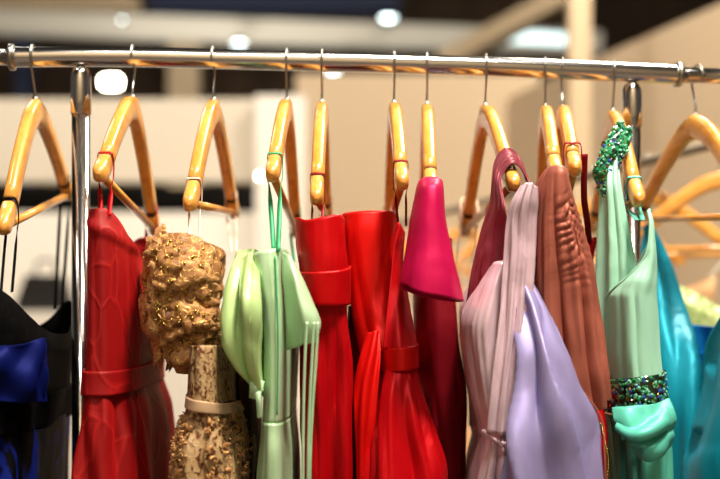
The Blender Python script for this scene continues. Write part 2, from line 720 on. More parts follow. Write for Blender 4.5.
#       key  hook px, tip px, tip bottom py, hook side, label
HLIST = [('h1', 33, -9, 240, -1, 'wooden hanger tilted down towards the black and navy gown'),
         ('h2', 133, 101, 187, 1, 'wooden hanger holding the red lace gown beside the chrome post'),
         ('h3', 213, 186, 214, 1, 'wooden hanger holding the gold lace gown'),
         ('h4', 287, 273, 187, -1, 'wooden hanger with a green ribbon looped over its end'),
         ('h5', 322, 316, 208, -1, 'wooden hanger holding the straight banded red satin gown'),
         ('h6', 394, 402, 194, -1, 'wooden hanger holding the red gown with a belted flared skirt'),
         ('h7', 427, 431, 200, -1, 'slim looking wooden hanger under the magenta sleeve'),
         ('h8', 485, 513, 196, -1, 'wooden hanger with a pale lilac strap wrapped round its end'),
         ('h9', 545, 555, 186, -1, 'wooden hanger under the ruched brown shoulder'),
         ('h10', 562, 574, 183, 1, 'wooden hanger with a thin dark red strap beside the ruched brown gown'),
         ('h11', 613, 640, 210, -1, 'wooden hanger with a jewelled strap wrapped on its arm')]
for key, hpx, tpx, tpy, hs, lab in HLIST:
    c = rail_at_px(hpx)
    Yt = c.y - .21
    tip = at(tpx, tpy, Yt)
    dz = (tip.z - c.z) - (-.216 - .010)
    tilt = -math.asin(max(-.4, min(.4, dz / .21)))
    yaw = math.asin(max(-.4, min(.4, (tip.x - c.x) / .21)))
    place_hanger(key, c, (tilt, 0, yaw), lab, 'wooden hangers on the chrome rack', hs)
c12 = rail_at_px(697)
place_hanger('h12', c12 + Vector((0, 0, .0)), (math.radians(5), 0, math.radians(10)), 'wooden hanger seen nearly face on beyond the rail collar, holding the teal gown',
             'wooden hangers on the chrome rack', 1)


def strap_loop(key, t, a, b, w=.007, front=True, clr=.0011, th=.0009, over=False):
    """A strap from point a up over the hanger's arm, clear of the bar below it, and down to point b."""
    mw = HG[key]
    s = -1 if front else 1
    row = interp(ARM, t)
    if t < .18:
        t = .168
    small = w < .0066
    half = (.0077 if small else .0089) + clr
    hh = (.0101 if small else .0126) + clr
    if small:
        half += .0005
        hh += .0006
    C = Vector((0, s * t, arm_z(t)))
    z0, z1 = arm_z(t - .0034), arm_z(t + .0034)
    T = Vector((0, s * .0068, z1 - z0)).normalized()
    N = Vector((0, -T.z * s, abs(T.y)))
    X = Vector((1, 0, 0))
    G = lambda x, h: mw @ (C + X * x + N * h)
    qq = .0070
    if w >= .009:
        half += .003
        hh += .004
        qq = half
    low = lambda x: mw @ Vector((x, s * t, -.2195))
    pts = [Vector(a), Vector(a).lerp(low(-qq), .6), low(-qq), mw @ (C + X * -half + Vector((0, 0, -.021))), G(-half, -hh * .3), G(-half, hh * .55), G(-half * .86, hh * .95), G(-half * .5, hh), G(0, hh + .0003)]
    pts += [G(half * .5, hh), G(half * .86, hh * .95), G(half, hh * .55), G(half, -hh * .3), mw @ (C + X * half + Vector((0, 0, -.021))), low(qq), Vector(b).lerp(low(qq), .6), Vector(b)]
    TT = mw.to_3x3() @ T
    if w < .02:
        e = [Vector((1, .25, 0)).normalized()] * 2 + [Vector((.15, 1, 0)).normalized(), TT]
    else:
        e = [Vector((0, s, -.3)).normalized()] * 4
    if e[0].dot(TT) < 0:
        e = [-q for q in e]
    f = [Vector((-q.x, q.y, q.z)) for q in e[:3]] + [TT] if w < .02 else e
    f = [(-q if q.dot(TT) < 0 else q) for q in f]
    wd = e + [TT] * 9 + f[::-1]
    wn = min(w, .0042) if small else w
    ww = crv([Vector((q, 0, 0)) for q in [w] * 3 + [wn] * (len(pts) - 6) + [w] * 3], 5)
    return MB().ribbon(crv(pts, 5), [q.x for q in ww], th, crv(wd, 5))


def gown(name, X, Y, label, group=None):
    return empty(name, (X, Y, .0), label, 'dress', group)


FLOOR = .15
cosd = lambda a: math.cos(a)


def side_dip(depth, back=0.0, pw=2):
    """Neckline: high at the front and rear of the tube, dipping along both sides."""
    return lambda a: depth * abs(math.sin(a)) ** pw + back * (1 - math.cos(a)) / 2


# ---- 1 black and navy gown
def gown_navy():
    g = gown('evening_gown', -.44, 1.5, 'black and navy blue gown hung outside the chrome post')
    R = [(285, -6, 18, 1.28, 1.66, .001, .6, -.012), (300, -22, 30, 1.27, 1.67, .001, .45, -.014), (330, -40, 40, 1.26, 1.68, .002, .4, -.016), (345, -46, 44, 1.26, 1.68, .002, .4, -.018),
         (400, -46, 44, 1.27, 1.68, .002, .4, -.02), (440, -50, 42, 1.26, 1.68, .003, .35, -.022), (520, -60, 40, 1.25, 1.68, .004, .35, -.024), (1240, -80, 36, 1.22, 1.66, .005, .35, -.024)]
    fs = foldset(11, (5, 7, 11))
    tube(R, 288, 352, folds=fs, top=lambda a: 44 * abs(math.sin(a)) ** 2.2 + 5 * (1 - math.cos(a)) / 2, nz=30).build('yoke', M['black'], g, solid=.0012)
    tube(R, 348, 402, -.001, folds=foldset(3, (6, 9)), nz=24).build('bodice', M['black'], g, solid=.0012)
    sheet([[(-48, 338, 1.32), (-20, 344, 1.262), (12, 346, 1.258), (36, 340, 1.275), (43, 338, 1.30)], [(-48, 368, 1.32), (-20, 370, 1.252), (10, 372, 1.25), (36, 370, 1.268), (45, 368, 1.30)],
           [(-48, 402, 1.32), (-20, 402, 1.26), (10, 402, 1.256), (36, 402, 1.272), (45, 402, 1.30)]], 40, 30, lambda u, v: .004 * math.sin(5 * PI * (u + .35 * v)) + .002 * math.sin(11 * u - 8 * v)).build('front_panel', M['navy'], g, solid=.0012)
    tube(R, 396, 432, .004, folds=foldset(5, (7, 10)), nz=14).build('sash', M['black'], g, solid=.0012)
    tube(R, 428, pyz(FLOOR, 1.27), folds=fs, nz=50, vpow=1.5).build('skirt', M['navy_print'], g, solid=.0012)
    a0 = at(3, 291, 1.29)
    strap_loop('h1', .167, at(1, 292, 1.286), at(12, 292, 1.286), .0035).build('strap', M['black'], g)
    strap_loop('h1', .167, at(55, 310, 1.655), at(62, 310, 1.655), .005, False).build('strap', M['black'], g)


gown_navy()


# ---- 2 red lace gown
def gown_red_lace():
    g = gown('evening_gown', -.31, 1.5, 'dark red lace gown with corded embroidery and a self waistband, beside the chrome post')
    R = [(212, 90, 124, 1.30, 1.62, .0005, .8, .0), (240, 86, 131, 1.29, 1.62, .001, .7, -.004), (300, 86, 132, 1.29, 1.62, .002, .7, -.004), (350, 84, 133, 1.29, 1.64, .002, .75, .0),
         (378, 83, 132, 1.29, 1.64, .002, .7, 0), (420, 76, 138, 1.285, 1.65, .005, .8, .004), (479, 65, 142, 1.28, 1.65, .007, .75, .010), (600, 58, 145, 1.27, 1.65, .008, .7, .012),
         (1240, 60, 142, 1.25, 1.65, .008, .7, .012)]
    fs = foldset(21, (5, 8, 12))
    tube(R, 213, 376, folds=fs, top=side_dip(40, 6, 4), nz=50, extra=lambda a, py, x, y, z: .004 * max(0, 1 - abs(py - 232 - 14 * math.sin(a)) / 9)).build('bodice', M['red_lace'], g, solid=.0015)
    tube(R, 368, 389, .0035, bot=lambda a: 5 * math.cos(a), top=lambda a: 4 * math.cos(a) - 2, nz=10).build('waistband', M['red_lace'], g, solid=.003)
    tube(R, 380, pyz(FLOOR, 1.3), folds=fs, nz=70, vpow=1.5).build('skirt', M['red_lace'], g, solid=.0015)
    # turned-down collar edge along the top
    strap_loop('h2', .1665, at(101, 216, 1.302), at(109, 216, 1.302), .006).build('strap', M['red_deep'], g)
    strap_loop('h2', .1665, at(146, 250, 1.61), at(157, 250, 1.61), .006, False).build('strap', M['red_deep'], g)


gown_red_lace()


# ---- 3 gold lace gown
def gown_gold():
    g = gown('evening_gown', -.215, 1.5, 'gold lace gown with a ruffled floral bodice and beaded beige skirt')

    def ruff(a, py, x, y, z):
        q = Vector((x * 25, y * 25, z * 25))
        n1 = noise.noise(q)
        n2 = abs(noise.noise(q * 2.1 + Vector((5, 1, 3))))
        n3 = abs(noise.noise(q * 4.3))
        return .013 * n1 + .008 * n2 + .001 * n3 - .003
    R = [(236, 158, 196, 1.31, 1.50, 0, .7, 0), (243, 148, 212, 1.29, 1.54, 0, .7, .0), (258, 139, 223, 1.275, 1.58, 0, .45, -.010), (290, 137, 225, 1.27, 1.60, 0, .4, -.014),
         (320, 140, 223, 1.27, 1.60, 0, .45, -.012), (340, 148, 221, 1.28, 1.62, 0, .7, 0), (358, 160, 222, 1.29, 1.60, 0, .7, 0), (374, 178, 216, 1.31, 1.58, 0, .7, 0)]
    rb = tube(R, 237, 372, extra=ruff, nseg=170, nz=90).build('ruffled_bodice', M['gold_lace'], g, solid=.0012)
    # appliqued petals over the ruffles, one connected pattern of the bodice
    mb = MB()
    rnd = random.Random(4)
    for i in range(85):
        a = rnd.uniform(-1.6, .7)
        py = rnd.uniform(240, 362)
        r = interp(R, py)
        yref = r[3] + .05
        c = ((r[1] + r[2]) / 2 - 360) / F * yref
        w = (r[2] - r[1]) / 2 / F * yref
        sx, cx = math.sin(a), math.cos(a)
        x = c + math.copysign(abs(sx) ** .75, sx) * w
        y = (r[3] + r[4]) / 2 - math.copysign(abs(cx) ** .75, cx) * (r[4] - r[3]) / 2
        z = CZ + (HZ - py) / F * yref
        n = Vector((sx, -cx * .8, rnd.uniform(-.1, .3))).normalized()
        p = Vector((x, y, z)) + n * (ruff(a, py, x, y, z) + .0005)
        t = n.orthogonal().normalized()
        t = Matrix.Rotation(rnd.uniform(0, 6.28), 3, n) @ t
        b = n.cross(t)
        s = rnd.uniform(.011, .022)
        k = 13
        vs = [p + n * .001]
        for q in range(k):
            an = 2 * PI * q / k
            rr = s * .55 * (1 + .15 * math.sin(3 * an + i))
            vs.append(p + t * rr * math.cos(an) + b * rr * .7 * math.sin(an) + n * (.0022 + .001 * math.sin(2 * an + i)))
        for q in range(k):
            an = 2 * PI * q / k
            rr = s * (1 + .28 * math.sin(3 * an + i) + .12 * math.sin(5 * an))
            vs.append(p + t * rr * math.cos(an) + b * rr * .7 * math.sin(an) + n * (-.001 + .0026 * math.sin(3 * an + i)))
        mb.add(vs, [(0, 1 + q, 1 + (q + 1) % k) for q in range(k)] + [(1 + q, 1 + k + q, 1 + k + (q + 1) % k, 1 + (q + 1) % k) for q in range(k)])
    bd = mb
    for i in range(360):
        a = rnd.uniform(-1.5, .85)
        py = rnd.uniform(242, 358)
        r = interp(R, py)
        yref = r[3] + .05
        c = ((r[1] + r[2]) / 2 - 360) / F * yref
        w = (r[2] - r[1]) / 2 / F * yref
        sx, cx = math.sin(a), math.cos(a)
        x = c + math.copysign(abs(sx) ** .75, sx) * w
        y = (r[3] + r[4]) / 2 - math.copysign(abs(cx) ** .75, cx) * (r[4] - r[3]) / 2
        z = CZ + (HZ - py) / F * yref
        n = Vector((sx, -cx * .8, .1)).normalized()
        bd.ball(Vector((x, y, z)) + n * (ruff(a, py, x, y, z) + .0025), rnd.uniform(.0009, .0016), 6, 4, mi=1)
    mb.build('lace_applique', [M['gold_petal'], M['gem_gold']], rb, solid=.0007)
    T = [(330, 190, 224, 1.275, 1.58, .001, .8, 0), (350, 188, 226, 1.265, 1.60, .002, .8, 0), (380, 187, 226, 1.26, 1.60, .002, .8, 0), (404, 184, 228, 1.258, 1.62, .002, .8, 0),
         (420, 178, 231, 1.26, 1.64, .004, .85, .008), (450, 168, 237, 1.25, 1.65, .006, .8, .008), (479, 166, 241, 1.25, 1.65, .006, .75, .006), (560, 168, 238, 1.24, 1.64, .006, .7, .0), (1240, 176, 226, 1.22, 1.62, .005, .7, 0)]
    fs = foldset(31, (6, 9, 14))
    tube(T, 345, 404, folds=fs, nz=30).build('midriff', M['nude'], g, solid=.0012)
    tube(T, 400, 411, .003, nz=8, top=lambda a: -2 * math.cos(a) + 6 * math.sin(a), bot=lambda a: -2 * math.cos(a) + 6 * math.sin(a)).build('waistband', M['beige_band'], g, solid=.002)
    sk = tube(T, 406, pyz(FLOOR, 1.25), folds=fs, nz=70, vpow=1.5).build('skirt', M['nude'], g, solid=.0012)
    U = [(360, 238, 250, 1.44, 1.60, .0, .7, 0), (400, 237, 255, 1.42, 1.64, .001, .7, 0), (479, 237, 256, 1.41, 1.64, .0015, .7, 0), (1240, 240, 252, 1.42, 1.62, .002, .7, 0)]
    tube(U, 366, pyz(FLOOR, 1.45), folds=foldset(33, (6, 9)), nz=40, vpow=1.3).build('tulle_layer', M['brown_tulle'], g, solid=.001)
    mb = MB()
    rnd = random.Random(9)
    for i in range(230):
        side = rnd.choice((-1, 1))
        py = rnd.uniform(418, 479)
        a = side * rnd.uniform(.15, 1.5)
        r = interp(T, py)
        yref = r[3] + .05
        c = ((r[1] + r[2]) / 2 - 360) / F * yref
        w = (r[2] - r[1]) / 2 / F * yref
        sx, cx = math.sin(a), math.cos(a)
        x = c + math.copysign(abs(sx) ** .75, sx) * w
        y = (r[3] + r[4]) / 2 - math.copysign(abs(cx) ** .75, cx) * (r[4] - r[3]) / 2
        z = CZ + (HZ - py) / F * yref
        n = Vector((sx, -cx * .8, rnd.uniform(-.2, .3))).normalized()
        p = Vector((x, y, z)) + n * .0045
        t = Matrix.Rotation(rnd.uniform(0, 6.28), 3, n) @ n.orthogonal().normalized()
        b = n.cross(t)
        s = rnd.uniform(.0018, .0042)
        vs = [p - n * .001] + [p + t * s * math.cos(q * PI / 3.5) + b * s * .8 * math.sin(q * PI / 3.5) + n * .003 * math.sin(2 * q + i) for q in range(7)]
        mb.add(vs, [(0, 1 + q, 1 + (q + 1) % 7) for q in range(7)])
    mb.build('bead_cluster', M['gold_petal'], sk, solid=.0007)
    strap_loop('h3', .1665, at(189, 242, 1.305), at(199, 242, 1.305), .003).build('strap', M['cream_pink'], g)
    strap_loop('h3', .1665, at(232, 252, 1.56), at(236, 252, 1.56), .004, False).build('strap', M['cream_pink'], g)


gown_gold()


# ---- 4 pale green gown
def gown_green():
    g = gown('evening_gown', -.11, 1.5, 'pale green satin gown with tie strings and a side zip')
    # gathered pale drape on the far side of the front panel
    W = lambda amp, k, ph: (lambda u, v: amp * math.sin(k * u * PI + ph + 1.2 * v) * (.4 + v * .8))
    sheet([[(236, 256, 1.375), (238, 252, 1.355), (246, 250, 1.34), (256, 250, 1.35), (268, 252, 1.40)],
           [(236, 275, 1.35), (233, 272, 1.31), (245, 270, 1.30), (255, 275, 1.335), (266, 280, 1.38)],
           [(236, 305, 1.335), (228, 310, 1.285), (240, 312, 1.275), (254, 315, 1.325), (266, 315, 1.37)],
           [(235, 335, 1.33), (227, 345, 1.275), (242, 345, 1.27), (255, 350, 1.32), (266, 350, 1.36)],
           [(239, 358, 1.33), (237, 368, 1.275), (249, 370, 1.285), (258, 375, 1.315), (266, 380, 1.35)],
           [(251, 380, 1.32), (255, 386, 1.290), (259, 390, 1.30), (263, 395, 1.32), (268, 398, 1.35)]], 40, 50,
          lambda u, v: (.012 * (.55 - abs(math.sin(2.7 * PI * u + 1.6 * v + .3)) ** .8) + .003 * math.sin(14 * u - 5 * v)) * math.sin(PI * min(1, v * .92 + .08)) + .003 * math.sin(8 * v + 4 * u) * v).build('side_drape', M['green'], g, solid=.0015)
    sheet([[(242, 258, 1.325), (252, 253, 1.31), (262, 255, 1.325)], [(239, 300, 1.258), (251, 300, 1.245), (262, 305, 1.272)], [(242, 345, 1.255), (252, 345, 1.248), (262, 350, 1.272)],
           [(253, 384, 1.28), (258, 388, 1.270), (263, 392, 1.283)]], 30, 48, lambda u, v: (.006 * (.5 - abs(math.sin(2.2 * PI * u + 1.4 * v + .6))) + .002 * math.sin(9 * v - 3 * u)) * math.sin(PI * min(1, v * .9 + .1))).build('side_drape', M['green'], g, solid=.0015)
    R = [(247, 247, 290, 1.295, 1.58, .0004, .7, 0), (275, 252, 290, 1.288, 1.60, .001, .8, 0), (310, 259, 291, 1.285, 1.60, .001, .8, 0), (350, 262, 291, 1.285, 1.6, .0012, .8, 0),
         (395, 262, 290, 1.285, 1.6, .0012, .7, 0), (421, 261, 289, 1.285, 1.6, .001, .7, 0), (450, 259, 291, 1.28, 1.6, .002, .7, 0), (479, 257, 292, 1.28, 1.6, .0025, .7, 0), (1240, 258, 288, 1.27, 1.6, .004, .7, 0)]
    fs = foldset(41, (4, 7))
    tube(R, 249, 420, folds=fs, top=lambda a: 4 + 5 * math.sin(a) * -1 + 30 * max(0, abs(math.sin(a / 2)) - .4), nz=46).build('bodice', M['seafoam'], g, solid=.0015)
    tube(R, 420, pyz(FLOOR, 1.29), .0008, folds=fs, nz=50, vpow=1.4).build('skirt', M['seafoam'], g, solid=.0015)
    # seam with zip down the panel
    MB().ribbon(crv([at(275, 256, 1.290), at(277, 300, 1.281), at(278, 350, 1.2795), at(277, 415, 1.2795)], 8), .0018, .0008, (1, 0, 0)).build('zip', M['ribbon_green'], g)
    # flap on the other side and its tie strings
    sheet([[(284, 252, 1.31), (289, 256, 1.30), (293, 262, 1.31)],
           [(285, 275, 1.30), (294, 275, 1.28), (303, 280, 1.30)],
           [(287, 300, 1.30), (299, 300, 1.27), (313, 302, 1.29)],
           [(289, 325, 1.30), (303, 322, 1.265), (321, 322, 1.285)],
           [(290, 350, 1.31), (302, 345, 1.275), (318, 338, 1.285)]], 24, 36,
          lambda u, v: .004 * math.sin(3 * PI * u + 1) * v).build('front_flap', M['seafoam'], g, solid=.002)
    for i, (x0, x1, yy) in enumerate(((306, 303, 1.262), (313, 308, 1.26), (317, 310, 1.263))):
        MB().ribbon(crv([at(x0 + 1, 322, yy), at(x0 - 1, 360, yy), at((x0 + x1) / 2 - 1, 410, yy), at(x1, 470, yy), at(x1 - 1, 600, yy)], 8), .0034, .0014, (1, 0, 0)).build('tie_string', M['seafoam'], g)
    # small belt bow
    b = MB()
    b.ribbon(crv([at(250, 388, 1.275), at(256, 389, 1.270), at(262, 391, 1.275)], 6), .024, .002, (0, 0, 1))
    b.ribbon(crv([at(258, 392, 1.270), at(259, 402, 1.267), at(260, 418, 1.270)], 6), .0065, .002, (1, 0, 0))
    b.build('bow', M['seafoam'], g)
    strap_loop('h4', .1665, at(274, 251, 1.297), at(278, 252, 1.297), .006).build('ribbon_loop', M['ribbon_green'], g)
    strap_loop('h4', .1665, at(294, 262, 1.575), at(300, 262, 1.575), .005, False).build('ribbon_loop', M['ribbon_green'], g)


gown_green()


# ---- 5 red satin gown with band
def gown_red_band():
    g = gown('evening_gown', -.05, 1.5, 'straight red satin gown with a wide folded band below its top')
    R = [(217, 291, 356, 1.33, 1.60, .0008, .12, -.020), (240, 291, 357, 1.325, 1.61, .001, .12, -.020), (268, 295, 359, 1.32, 1.61, .001, .12, -.020), (305, 297, 358, 1.32, 1.61, .0015, .12, -.020), (312, 299, 357, 1.325, 1.61, .003, .12, -.02),
         (360, 301, 359, 1.325, 1.61, .006, .12, -.02), (479, 304, 359, 1.32, 1.61, .007, .12, -.02), (1240, 308, 350, 1.31, 1.60, .008, .3, -.016)]
    fs = foldset(52, (4, 7), .3)
    tube(R, 222, 306, folds=fs, nz=30, top=lambda a: -3 + 2.5 * math.cos(2 * a + .4) - 2 * math.sin(5 * a) * math.cos(a / 2) + 10 * math.sin(a / 2) ** 4).build('bodice', M['red_satin'], g, solid=.0015)
    tube(R, 270, 305, .004, nz=16, top=lambda a: 5 * math.sin(a) * -.6 + 4 * math.cos(2 * a), bot=lambda a: 2 * math.cos(2 * a)).build('band', M['red_satin'], g, solid=.003)
    tube(R, 300, pyz(FLOOR, 1.33), folds=fs, nz=70, vpow=1.5).build('skirt', M['red_deep'], g, solid=.0015)
    strap_loop('h5', .1665, at(312, 222, 1.332), at(322, 222, 1.332), .003).build('strap', M['dark_red'], g)
    strap_loop('h5', .1665, at(325, 236, 1.60), at(331, 236, 1.60), .004, False).build('strap', M['dark_red'], g)


gown_red_band()


# ---- 6 red belted gown with flared skirt
def gown_red_belt():
    g = gown('evening_gown', .05, 1.5, 'red satin gown with a narrow belt and flared skirt beside the magenta sleeve')
    R = [(213, 332, 402, 1.43, 1.62, .0004, .4, .016), (235, 333, 404, 1.42, 1.64, .001, .4, .016), (290, 339, 410, 1.41, 1.64, .0012, .4, .014), (325, 345, 415, 1.395, 1.64, .002, .45, .012), (348, 352, 418, 1.385, 1.64, .003, .5, .010),
         (380, 360, 419, 1.38, 1.64, .004, .5, .008)]
    fs = foldset(62, (5, 8, 11))
    tube(R, 216, 352, folds=fs, nz=46, top=lambda a: -1 - 2.5 * math.sin(2 * a) + 3 * math.sin(a) + 10 * math.sin(a / 2) ** 4).build('bodice', M['red_orange'], g, solid=.0015)
    S = [(366, 377, 419, 1.345, 1.60, .002, .5, .01), (385, 371, 424, 1.335, 1.58, .005, .4, .008), (420, 362, 437, 1.32, 1.50, .010, .4, .0), (479, 356, 453, 1.30, 1.45, .012, .4, 0), (600, 354, 454, 1.28, 1.44, .012, .4, 0),
         (1240, 352, 446, 1.26, 1.43, .010, .4, 0)]
    tube(S, 364, pyz(FLOOR, 1.32), folds=foldset(66, (3, 5, 8), .5), nz=70, vpow=1.5).build('skirt', M['red_deep'], g, solid=.0015)
    U = [(300, 348, 366, 1.47, 1.60, .0, .7, 0), (340, 345, 372, 1.46, 1.62, .001, .7, 0), (479, 347, 374, 1.46, 1.62, .001, .7, 0), (1240, 352, 370, 1.47, 1.60, .001, .7, 0)]
    tube(U, 306, pyz(FLOOR, 1.48), folds=foldset(68, (6, 9)), nz=40, vpow=1.3).build('underskirt', M['crimson'], g, solid=.001)
    B = [(340, 378, 419, 1.345, 1.62, 0, .7, 0), (372, 379, 420, 1.34, 1.62, 0, .7, 0)]
    tube(B, 347, 370, .001, nz=12, top=lambda a: -3 * math.sin(a), bot=lambda a: -3 * math.sin(a)).build('belt', M['red_orange'], g, solid=.003)
    # side seam strip of the bodice, slightly pinker
    sheet([[(397, 221, 1.41), (401, 225, 1.405), (404, 234, 1.42)], [(392, 260, 1.39), (398, 262, 1.395), (403, 265, 1.42)], [(388, 300, 1.37), (400, 302, 1.372), (409, 300, 1.40)],
           [(383, 349, 1.352), (400, 350, 1.343), (418, 349, 1.36)]], 20, 30, lambda u, v: .001 * math.sin(9 * u + 3 * v)).build('side_panel', M['red_deep'], g, solid=.0012)
    # gathered fold beside the belt
    sheet([[(369, 334, 1.375), (374, 331, 1.365), (380, 334, 1.375)], [(362, 358, 1.37), (370, 356, 1.352), (380, 357, 1.36)], [(357, 385, 1.365), (365, 385, 1.343), (378, 382, 1.35)],
           [(357, 420, 1.35), (363, 422, 1.335), (374, 422, 1.345)], [(358, 470, 1.345), (363, 470, 1.332), (372, 470, 1.345)], [(359, 640, 1.335), (363, 640, 1.325), (371, 640, 1.34)]], 20, 40, lambda u, v: .003 * math.sin(4 * PI * u + 3 * v)).build('fold', M['red_orange'], g, solid=.0015)
    strap_loop('h6', .1665, at(398, 222, 1.40), at(406, 226, 1.40), .003).build('strap', M['dark_red'], g)
    strap_loop('h6', .1665, at(390, 236, 1.61), at(396, 236, 1.61), .004, False).build('strap', M['dark_red'], g)


gown_red_belt()


# ---- 7 magenta gown
def gown_magenta():
    g = gown('evening_gown', .1, 1.52, 'magenta gown with a short bell sleeve over a crimson body')
    R = [(181, 419, 442, 1.335, 1.445, .0, 1, 0), (190, 418, 443, 1.315, 1.44, 0, 1, 0), (215, 413, 445, 1.305, 1.42, .0006, 1, 0), (250, 408, 453, 1.295, 1.40, .001, 1, 0), (280, 403, 460, 1.285, 1.39, .0015, 1, 0), (312, 400, 466, 1.28, 1.385, .002, 1, 0)]
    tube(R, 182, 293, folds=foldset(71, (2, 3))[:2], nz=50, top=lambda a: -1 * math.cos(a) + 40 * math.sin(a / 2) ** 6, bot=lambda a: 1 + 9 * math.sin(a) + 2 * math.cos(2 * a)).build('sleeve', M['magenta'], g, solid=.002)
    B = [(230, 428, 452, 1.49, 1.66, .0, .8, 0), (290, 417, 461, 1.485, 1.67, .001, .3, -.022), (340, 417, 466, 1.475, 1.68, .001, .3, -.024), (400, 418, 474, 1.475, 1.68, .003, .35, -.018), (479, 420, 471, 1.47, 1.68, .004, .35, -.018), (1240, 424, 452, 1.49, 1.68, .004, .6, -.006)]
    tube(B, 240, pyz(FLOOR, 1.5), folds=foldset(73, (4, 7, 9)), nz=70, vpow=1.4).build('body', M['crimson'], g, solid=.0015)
    strap_loop('h7', .1665, at(420, 262, 1.65), at(426, 262, 1.65), .006, False).build('strap', M['dark_red'], g)


gown_magenta()


# ---- 8 lilac gown
def gown_lilac():
    g = gown('evening_gown', .19, 1.5, 'lilac satin wrap gown with a gathered waist and lavender drape')
    pl = lambda amp, k: (lambda u, v: amp * math.sin(k * PI * u + 1.5 * math.sin(4 * v)) + amp * .4 * math.sin(2.3 * k * PI * u + 5 * v))
    # strap hanging on the inner side, its shade put into the colour
    A = lambda *q: tuple(at(*q))
    tt = (.160, .173, .187, .201)
    topr = [tuple(hp('h8', t, .0225 + .001 * i)) for i, t in enumerate(tt)]
    lefr = [tuple(hp('h8', t, .004, -.0155)) for t in tt]
    rigr = [tuple(hp('h8', t, .006, .0175)) for t in tt]
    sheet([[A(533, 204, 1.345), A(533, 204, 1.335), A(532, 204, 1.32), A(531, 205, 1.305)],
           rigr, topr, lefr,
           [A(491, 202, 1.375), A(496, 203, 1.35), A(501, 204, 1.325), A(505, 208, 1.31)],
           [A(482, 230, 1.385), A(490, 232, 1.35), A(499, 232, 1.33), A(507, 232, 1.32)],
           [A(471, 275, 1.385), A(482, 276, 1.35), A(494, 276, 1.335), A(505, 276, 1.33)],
           [A(463, 325, 1.385), A(476, 330, 1.355), A(490, 330, 1.345), A(503, 330, 1.345)]], 42, 84, pl(.0011, 7), False).build('shoulder_strap', M['lilac_shaded'], g, solid=.0012)
    # outer, paler half of the strap running into the front
    sheet([[(522, 187, 1.286), (525, 184, 1.284), (529, 183, 1.284), (533, 184, 1.286), (537, 188, 1.29)],
           [(514, 203, 1.287), (518, 200, 1.282), (524, 199, 1.282), (531, 199, 1.286), (537, 201, 1.294)],
           [(509, 222, 1.290), (513, 220, 1.285), (521, 220, 1.285), (529, 218, 1.29), (536, 218, 1.30)],
           [(506, 250, 1.292), (513, 250, 1.285), (520, 250, 1.285), (528, 250, 1.29), (535, 250, 1.30)],
           [(503, 290, 1.290), (510, 290, 1.283), (518, 290, 1.283), (526, 290, 1.288), (533, 290, 1.30)],
           [(499, 330, 1.285), (507, 330, 1.278), (515, 330, 1.278), (523, 330, 1.285), (530, 330, 1.30)],
           [(493, 380, 1.282), (501, 380, 1.275), (509, 380, 1.275), (517, 380, 1.282), (524, 380, 1.295)],
           [(487, 432, 1.285), (495, 434, 1.278), (503, 435, 1.278), (511, 434, 1.285), (517, 430, 1.295)]], 48, 60, lambda u, v: pl(.0034, 7)(u, v) * min(1, .35 + 3 * v)).build('front_pleats', M['lilac'], g, solid=.0012)
    R = [(262, 489, 507, 1.315, 1.60, .0, .6, .0), (290, 472, 514, 1.305, 1.61, .001, .6, 0), (330, 455, 520, 1.30, 1.60, .002, .4, .010), (360, 459, 520, 1.30, 1.60, .002, .4, .010), (400, 468, 518, 1.30, 1.60, .002, .4, .010), (436, 481, 516, 1.30, 1.60, .002, .6, 0),
         (450, 479, 518, 1.295, 1.60, .004, .5, .006), (479, 473, 522, 1.29, 1.60, .006, .5, .006), (600, 468, 530, 1.28, 1.60, .008, .5, .006), (1240, 472, 530, 1.27, 1.60, .008, .5, .006)]
    fs = foldset(81, (7, 11, 17), .4)
    bod = tube(R, 264, 438, folds=fs, nz=50, top=lambda a: 46 * max(0, math.sin(a)) ** 1.5 + 50 * (math.sin(a / 2)) ** 4)
    bo = bod.build('bodice', M['lilac'], g, solid=.0015)
    edge_pipe(bod, 144, -.9, 1.3, .0008).build('neck_piping', M['cream_pink'], bo)
    tube(R, 434, pyz(FLOOR, 1.3), folds=foldset(82, (9, 14, 21), .3), nz=70, vpow=1.6).build('skirt', M['lilac'], g, solid=.0015)
    # gathered waist: a crimped cord
    pts = []
    for i in range(60):
        q = i / 59
        pts.append(at(483 + 37 * q, 430 + 14 * math.sin(PI * q * .75) + 1.2 * math.sin(q * 70), 1.279 + .012 * (2 * q - 1) ** 2))
    MB().pipe(pts, .0019, 8).build('waist_gathers', M['lilac'], g)
    # lavender drape
    sheet([[(512, 276, 1.305), (518, 274, 1.302), (524, 274, 1.302), (530, 278, 1.308)],
           [(516, 316, 1.295), (528, 308, 1.285), (541, 306, 1.28), (551, 318, 1.285)],
           [(522, 355, 1.275), (534, 352, 1.255), (549, 350, 1.255), (562, 348, 1.275)],
           [(515, 395, 1.272), (532, 392, 1.245), (555, 388, 1.245), (577, 384, 1.268)],
           [(507, 435, 1.27), (530, 432, 1.235), (565, 426, 1.235), (600, 418, 1.26)],
           [(499, 480, 1.265), (528, 478, 1.23), (570, 474, 1.23), (604, 462, 1.255)],
           [(490, 560, 1.26), (528, 560, 1.22), (575, 560, 1.225), (606, 550, 1.255)],
           [(488, 760, 1.25), (528, 760, 1.205), (570, 760, 1.21), (600, 760, 1.25)]], 45, 80,
          lambda u, v: (.017 * (.6 - abs(math.sin(2.1 * PI * u - 3.4 * v + .5)) ** .8) + .006 * math.sin(5.5 * PI * u - 6 * v + 1) + .005 * math.sin(11 * v + 4 * u)) * min(1, 3 * v)).build('drape', M['lavender'], g, solid=.0015)
    dr = [c for c in g.children if c.name.startswith('drape')][0]
